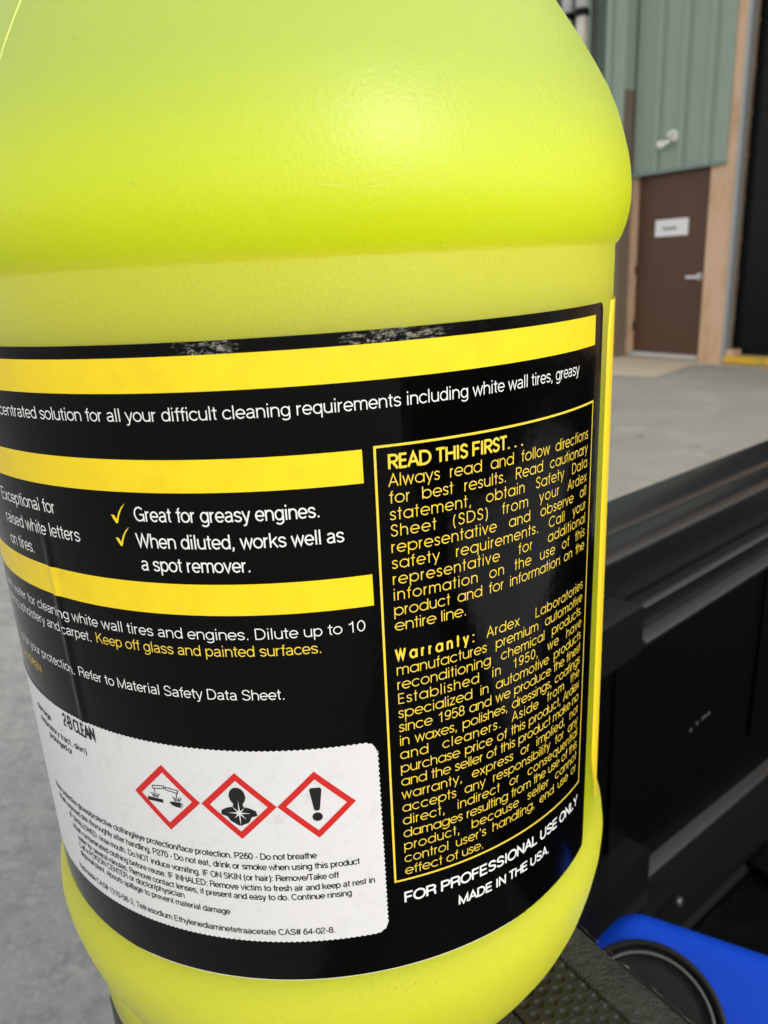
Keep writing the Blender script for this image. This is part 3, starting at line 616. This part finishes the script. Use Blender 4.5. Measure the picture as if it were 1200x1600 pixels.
# ------------------------------------------------------------------ blue container lying in the bed
O = Vector((.0982, .239, CAM_H - .3053)); v3 = -Vector((.245, .597, -.763)).normalized()
e1 = Vector((.0508, -.0262, -.0018)); e1 = (e1 - e1.dot(v3) * v3).normalized(); e2 = v3.cross(e1)
bc = thing('blue_canister', 'blue plastic canister with a round black cap lying in the truck bed', 'canister', O + v3 * -.28)
def on_face(d): d = Vector(d) + Vector((0, 0, CAM_H)) - O; return d.dot(e1), d.dot(e2)
p1 = on_face((.0984, .2726, -.2757)); p2 = on_face((.084, .2667, -.286)); p3 = on_face((.1492, .2464, -.2775))
dl = Vector((p2[0] - p1[0], p2[1] - p1[1])).normalized(); dr = Vector((p3[0] - p1[0], p3[1] - p1[1])).normalized()
out = [Vector(p1), Vector(p1) + dl * .030, Vector(p1) + dl * .034 + Vector((-.006, -.10)), Vector((.10, -.105)), Vector(p1) + dr * .125]
bm = bmesh.new(); off = O - bc.location
pts = [e1 * q.x + e2 * q.y for q in out]
prism(bm, [p + off - v3 * .006 for p in pts], Vector(), v3 * -.25); bevel_all(bm, .010, 5, 20); o = link('canister_body', bm, M_blue, bc); smooth_by_angle(o, 35)
rot = Matrix((e1, e2, v3)).transposed().to_4x4()
bm = bmesh.new(); lathe(bm, [(.0438, -.004), (.0438, .0008), (.0432, .0016), (.0405, .0016), (.0398, .0004), (.0385, -.0024), (.0378, .0004), (.0372, .0012), (.0366, .0012), (.0360, .0004), (.0350, -.0008), (.030, -.0009), (.004, -.0009)], 96)
bmesh.ops.recalc_face_normals(bm, faces=bm.faces[:])
for f in bm.faces:
    r = math.hypot(*f.calc_center_median()[:2]); f.material_index = 1 if .0358 < r < .0377 else 0
bmesh.ops.scale(bm, verts=bm.verts[:], vec=(.705, .705, .8))
bmesh.ops.translate(bm, verts=bm.verts[:], vec=(0, 0, .0010))
o = link('round_cap', bm, [M_capb, M_ring], bc, True); o.matrix_local = Matrix.Translation(off) @ rot

# ------------------------------------------------------------------ ground and building
bm = bmesh.new(); v = [bm.verts.new(p) for p in ((-150, -150, 0), (150, -150, 0), (150, 150, 0), (-150, 150, 0))]; bm.faces.new(v)
tag(link('ground', bm, M_ground), kind='structure')
A = Vector((3.2539, 9.9627, 0))
def wp(s, d, z): return A + WV * s + Vector((-.8394, -.5436, 0)) * d + ZV * z
DV = Vector((-.8394, -.5436, 0))
def wbox(bm, s0, s1, d0, d1, z0, z1, mi=0): return box(bm, wp(s0, d0, z0), WV * (s1 - s0), DV * (d1 - d0), ZV * (z1 - z0), mi)
def part(name, mt, parent, boxes, bev=0):
    bm = bmesh.new()
    for b in boxes: wbox(bm, *b)
    if bev: bevel_all(bm, bev, 2)
    return link(name, bm, mt, parent)
bm = bmesh.new(); v = [bm.verts.new(wp(s, d, .004)) for s, d in ((-6, .0), (-6, 1.75), (.40, 1.62), (1.40, 1.32), (1.12, .30), (1.31, .20), (9, .30), (9, 0))]; bm.faces.new(v[::-1]); bmesh.ops.recalc_face_normals(bm, faces=bm.faces[:])
for f in bm.faces:
    if f.normal.z < 0: f.normal_flip()
tag(link('doorway_pavement', bm, M_apron), kind='structure')
bld = thing('warehouse', 'warehouse with green metal siding over tan and brown walls, behind the truck bed', 'building', wp(0, 0, 0))
bld.location = (0, 0, 0)
part('wall', M_brick, bld, [(-9, -.09, -.3, 0, 0, 6.5), (-.0895, 1.0, -.30, -.061, 2.12, 6.5)])
# battered tan jamb left of the door
bm = bmesh.new()
zz = 0
while zz < 2.25:
    hgt = random.uniform(.10, .32); e = random.uniform(-.012, .012)
    wbox(bm, -.0895, .018 + e, -.07, .012 + random.uniform(0, .006), zz, zz + hgt - .0008); zz += hgt
link('door_jamb', bm, M_tan, bld)
part('pillar', M_tan, bld, [(1.005, 1.30, -.30, .03, 0, 6.4)], .008)
part('corner_strip', M_alu, bld, [(1.3003, 1.345, -.05, .035, .02, 6.4)], .004)
dr_ = part('entry_door', M_door, bld, [(.03, 1.0, -.06, -.015, .075, 2.3)], .004); dr_['label'] = 'brown metal door'
part('threshold', M_steel, bld, [(.02, 1.0, -.06, .05, .02, .072)], .006)
h = part('door_handle', M_steel, dr_, [(.90, .945, -.016, .03, .935, .985)], .012)
bm = bmesh.new()
for (s0, z0, s1, z1, d, r) in ((.93, .962, .93, .962, -.01, .042), ):
    n = 20; ra = [bm.verts.new(wp(.93 + r * math.cos(2 * math.pi * i / n), -.0145, .962 + r * math.sin(2 * math.pi * i / n))) for i in range(n)]
    rb = [bm.verts.new(wp(.93 + r * .9 * math.cos(2 * math.pi * i / n), .004, .962 + r * .9 * math.sin(2 * math.pi * i / n))) for i in range(n)]
    for i in range(n): bm.faces.new((ra[i], ra[(i + 1) % n], rb[(i + 1) % n], rb[i]))
    bm.faces.new(rb)
wbox(bm, .785, .925, .03, .052, .943, .975); bmesh.ops.recalc_face_normals(bm, faces=bm.faces[:]); link('lever', bm, M_steel, h)
part('hinge', M_dark, dr_, [(.022, .034, -.02, .0, 1.0, 1.1)]); part('hinge', M_dark, dr_, [(.022, .034, -.02, .0, .33, .43)])
sg = thing('door_sign', 'small white sign board with a dark word on the brown door', 'sign', (0, 0, 0))
part('sign_board', M_signw, sg, [(.285, .733, -.0145, -.004, 1.425, 1.612)], .003)
part('sign_lettering', M_signt, sg, [(.395 + i * .024, .395 + i * .024 + .017, -.0035, -.002, 1.495, 1.495 + (.036 if i in (0, 3, 6) else .026)) for i in range(8)])
part('roll_up_door', M_dark, bld, [(1.3455, 5.0, -.22, -.12, .1, 6.0)] + [(1.3455, 5.0, -.119, -.105, .1 + i * .42, .1 + i * .42 + .39) for i in range(14)], .004)
part('loading_sill', M_ycurb, bld, [(1.346, 5.0, -.12, .05, .02, .095)], .012)
part('sill_block', M_tan, bld, [(1.36, 1.46, -.10, .03, .0955, .16)], .01)
# siding with raised ribs
def siding(name, s0, s1, d, z0, z1, ribs, ret=True):
    bm = bmesh.new(); xs = [(s0, 0)]
    for r in ribs:
        if s0 + .05 < r < s1 - .05: xs += [(r - .045, 0), (r - .030, .040), (r + .022, .040), (r + .034, -.006), (r + .054, -.006), (r + .060, 0)]
    xs.append((s1, 0)); n = len(xs)
    bot = [bm.verts.new(wp(s, d + dd, z0)) for s, dd in xs]; top = [bm.verts.new(wp(s, d + dd, z1)) for s, dd in xs]
    for i in range(n - 1): bm.faces.new((bot[i], bot[i + 1], top[i + 1], top[i]))
    dd = min(.2, d - .031)
    for vv, q in (((s0), 0), ((s1), n - 1)):
        zz0 = z0 if d < .1 else 3.06
        b1 = bm.verts.new(wp(vv, d, zz0)); t1 = bm.verts.new(wp(vv, d, z1)); b2 = bm.verts.new(wp(vv, d - dd, zz0)); t2 = bm.verts.new(wp(vv, d - dd, z1)); bm.faces.new((b1, t1, t2, b2))
    bmesh.ops.recalc_face_normals(bm, faces=bm.faces[:])
    o = link(name, bm, M_green, bld)
    part('siding_trim', M_greend, bld, [(s0 + .001, s1 - .001, d - .014, d - .002, z0 - .006, z0 + .03), (s0 + .002, s1 - .002, d + .0415, d + .048, z0 - .010, z0 + .022)])
    return o
siding('siding', -.035, 1.187, .05, 2.125, 6.4, [.293, .624, .955])
siding('siding', -8, -.065, .22, 2.125, 6.4, [-.30 - .33 * i for i in range(24)])
part('wall', M_brick, bld, [(-8, -.0645, .0005, .205, 0, 3.06)])
part('parapet', M_greend, bld, [(-9, 9, -.4, .3, 6.41, 6.6)])
part('wall', M_tan, bld, [(5.001, 9, -.3, .02, 0, 6.4)])
# pipes
for s0, r in ((-.86, .066), (-.645, .066)):
    pp = thing('wall_pipe', 'white vertical pipe with rust stains, %s of the pair on the green siding' % ('left' if s0 < -.7 else 'right'), 'pipe', (0, 0, 0), 'pipes on the green siding')
    for nm, mt, za, zb2, rr in (('stained_length', M_pipr, 2.2, 3.93, r), ('painted_length', M_pipe, 4.0005, 6.3, r * 1.12), ('pipe_clamp', M_dark, 3.9305, 4.0, r * 1.3)):
        bm = bmesh.new(); n = 20; ra = []; rb = []
        for i in range(n):
            a = 2 * math.pi * i / n; ra.append(bm.verts.new(wp(s0 + rr * math.cos(a), .33 + rr * math.sin(a), za))); rb.append(bm.verts.new(wp(s0 + rr * math.cos(a), .33 + rr * math.sin(a), zb2)))
        for i in range(n): bm.faces.new((ra[i], ra[(i + 1) % n], rb[(i + 1) % n], rb[i]))
        bm.faces.new(ra[::-1]); bm.faces.new(rb); bmesh.ops.recalc_face_normals(bm, faces=bm.faces[:]); link(nm, bm, mt, pp, True)
# flood lamp
lp = thing('flood_lamp', 'small white flood lamp on a ring bracket on the green siding above the door', 'lamp', (0, 0, 0))
def tube(bm, a, b, r0, r1, n=18):
    d = (b - a).normalized(); x = d.orthogonal().normalized(); y = d.cross(x)
    q0 = [bm.verts.new(a + (x * math.cos(2 * math.pi * i / n) + y * math.sin(2 * math.pi * i / n)) * r0) for i in range(n)]
    q1 = [bm.verts.new(b + (x * math.cos(2 * math.pi * i / n) + y * math.sin(2 * math.pi * i / n)) * r1) for i in range(n)]
    for i in range(n): bm.faces.new((q0[i], q0[(i + 1) % n], q1[(i + 1) % n], q1[i]))
    bm.faces.new(q0[::-1]); bm.faces.new(q1); bmesh.ops.recalc_face_normals(bm, faces=bm.faces[:])
bm = bmesh.new()   # ring-shaped mounting bracket
for i in range(9):
    a0, a1 = R_(-60 + 26 * i), R_(-60 + 26 * (i + 1)); tube(bm, wp(.52 + .058 * math.cos(a0), .085, 2.48 + .05 * math.sin(a0)), wp(.52 + .058 * math.cos(a1), .085, 2.48 + .05 * math.sin(a1)), .024, .024, 10)
tube(bm, wp(.52, .05, 2.48), wp(.52, .08, 2.48), .05, .045); link('bracket', bm, M_lamp, lp, True)
bm = bmesh.new(); tube(bm, wp(.49, .09, 2.435), wp(.45, .12, 2.42), .022, .03); tube(bm, wp(.452, .12, 2.421), wp(.385, .16, 2.40), .036, .05); link('lamp_head', bm, M_lamp, lp, True)
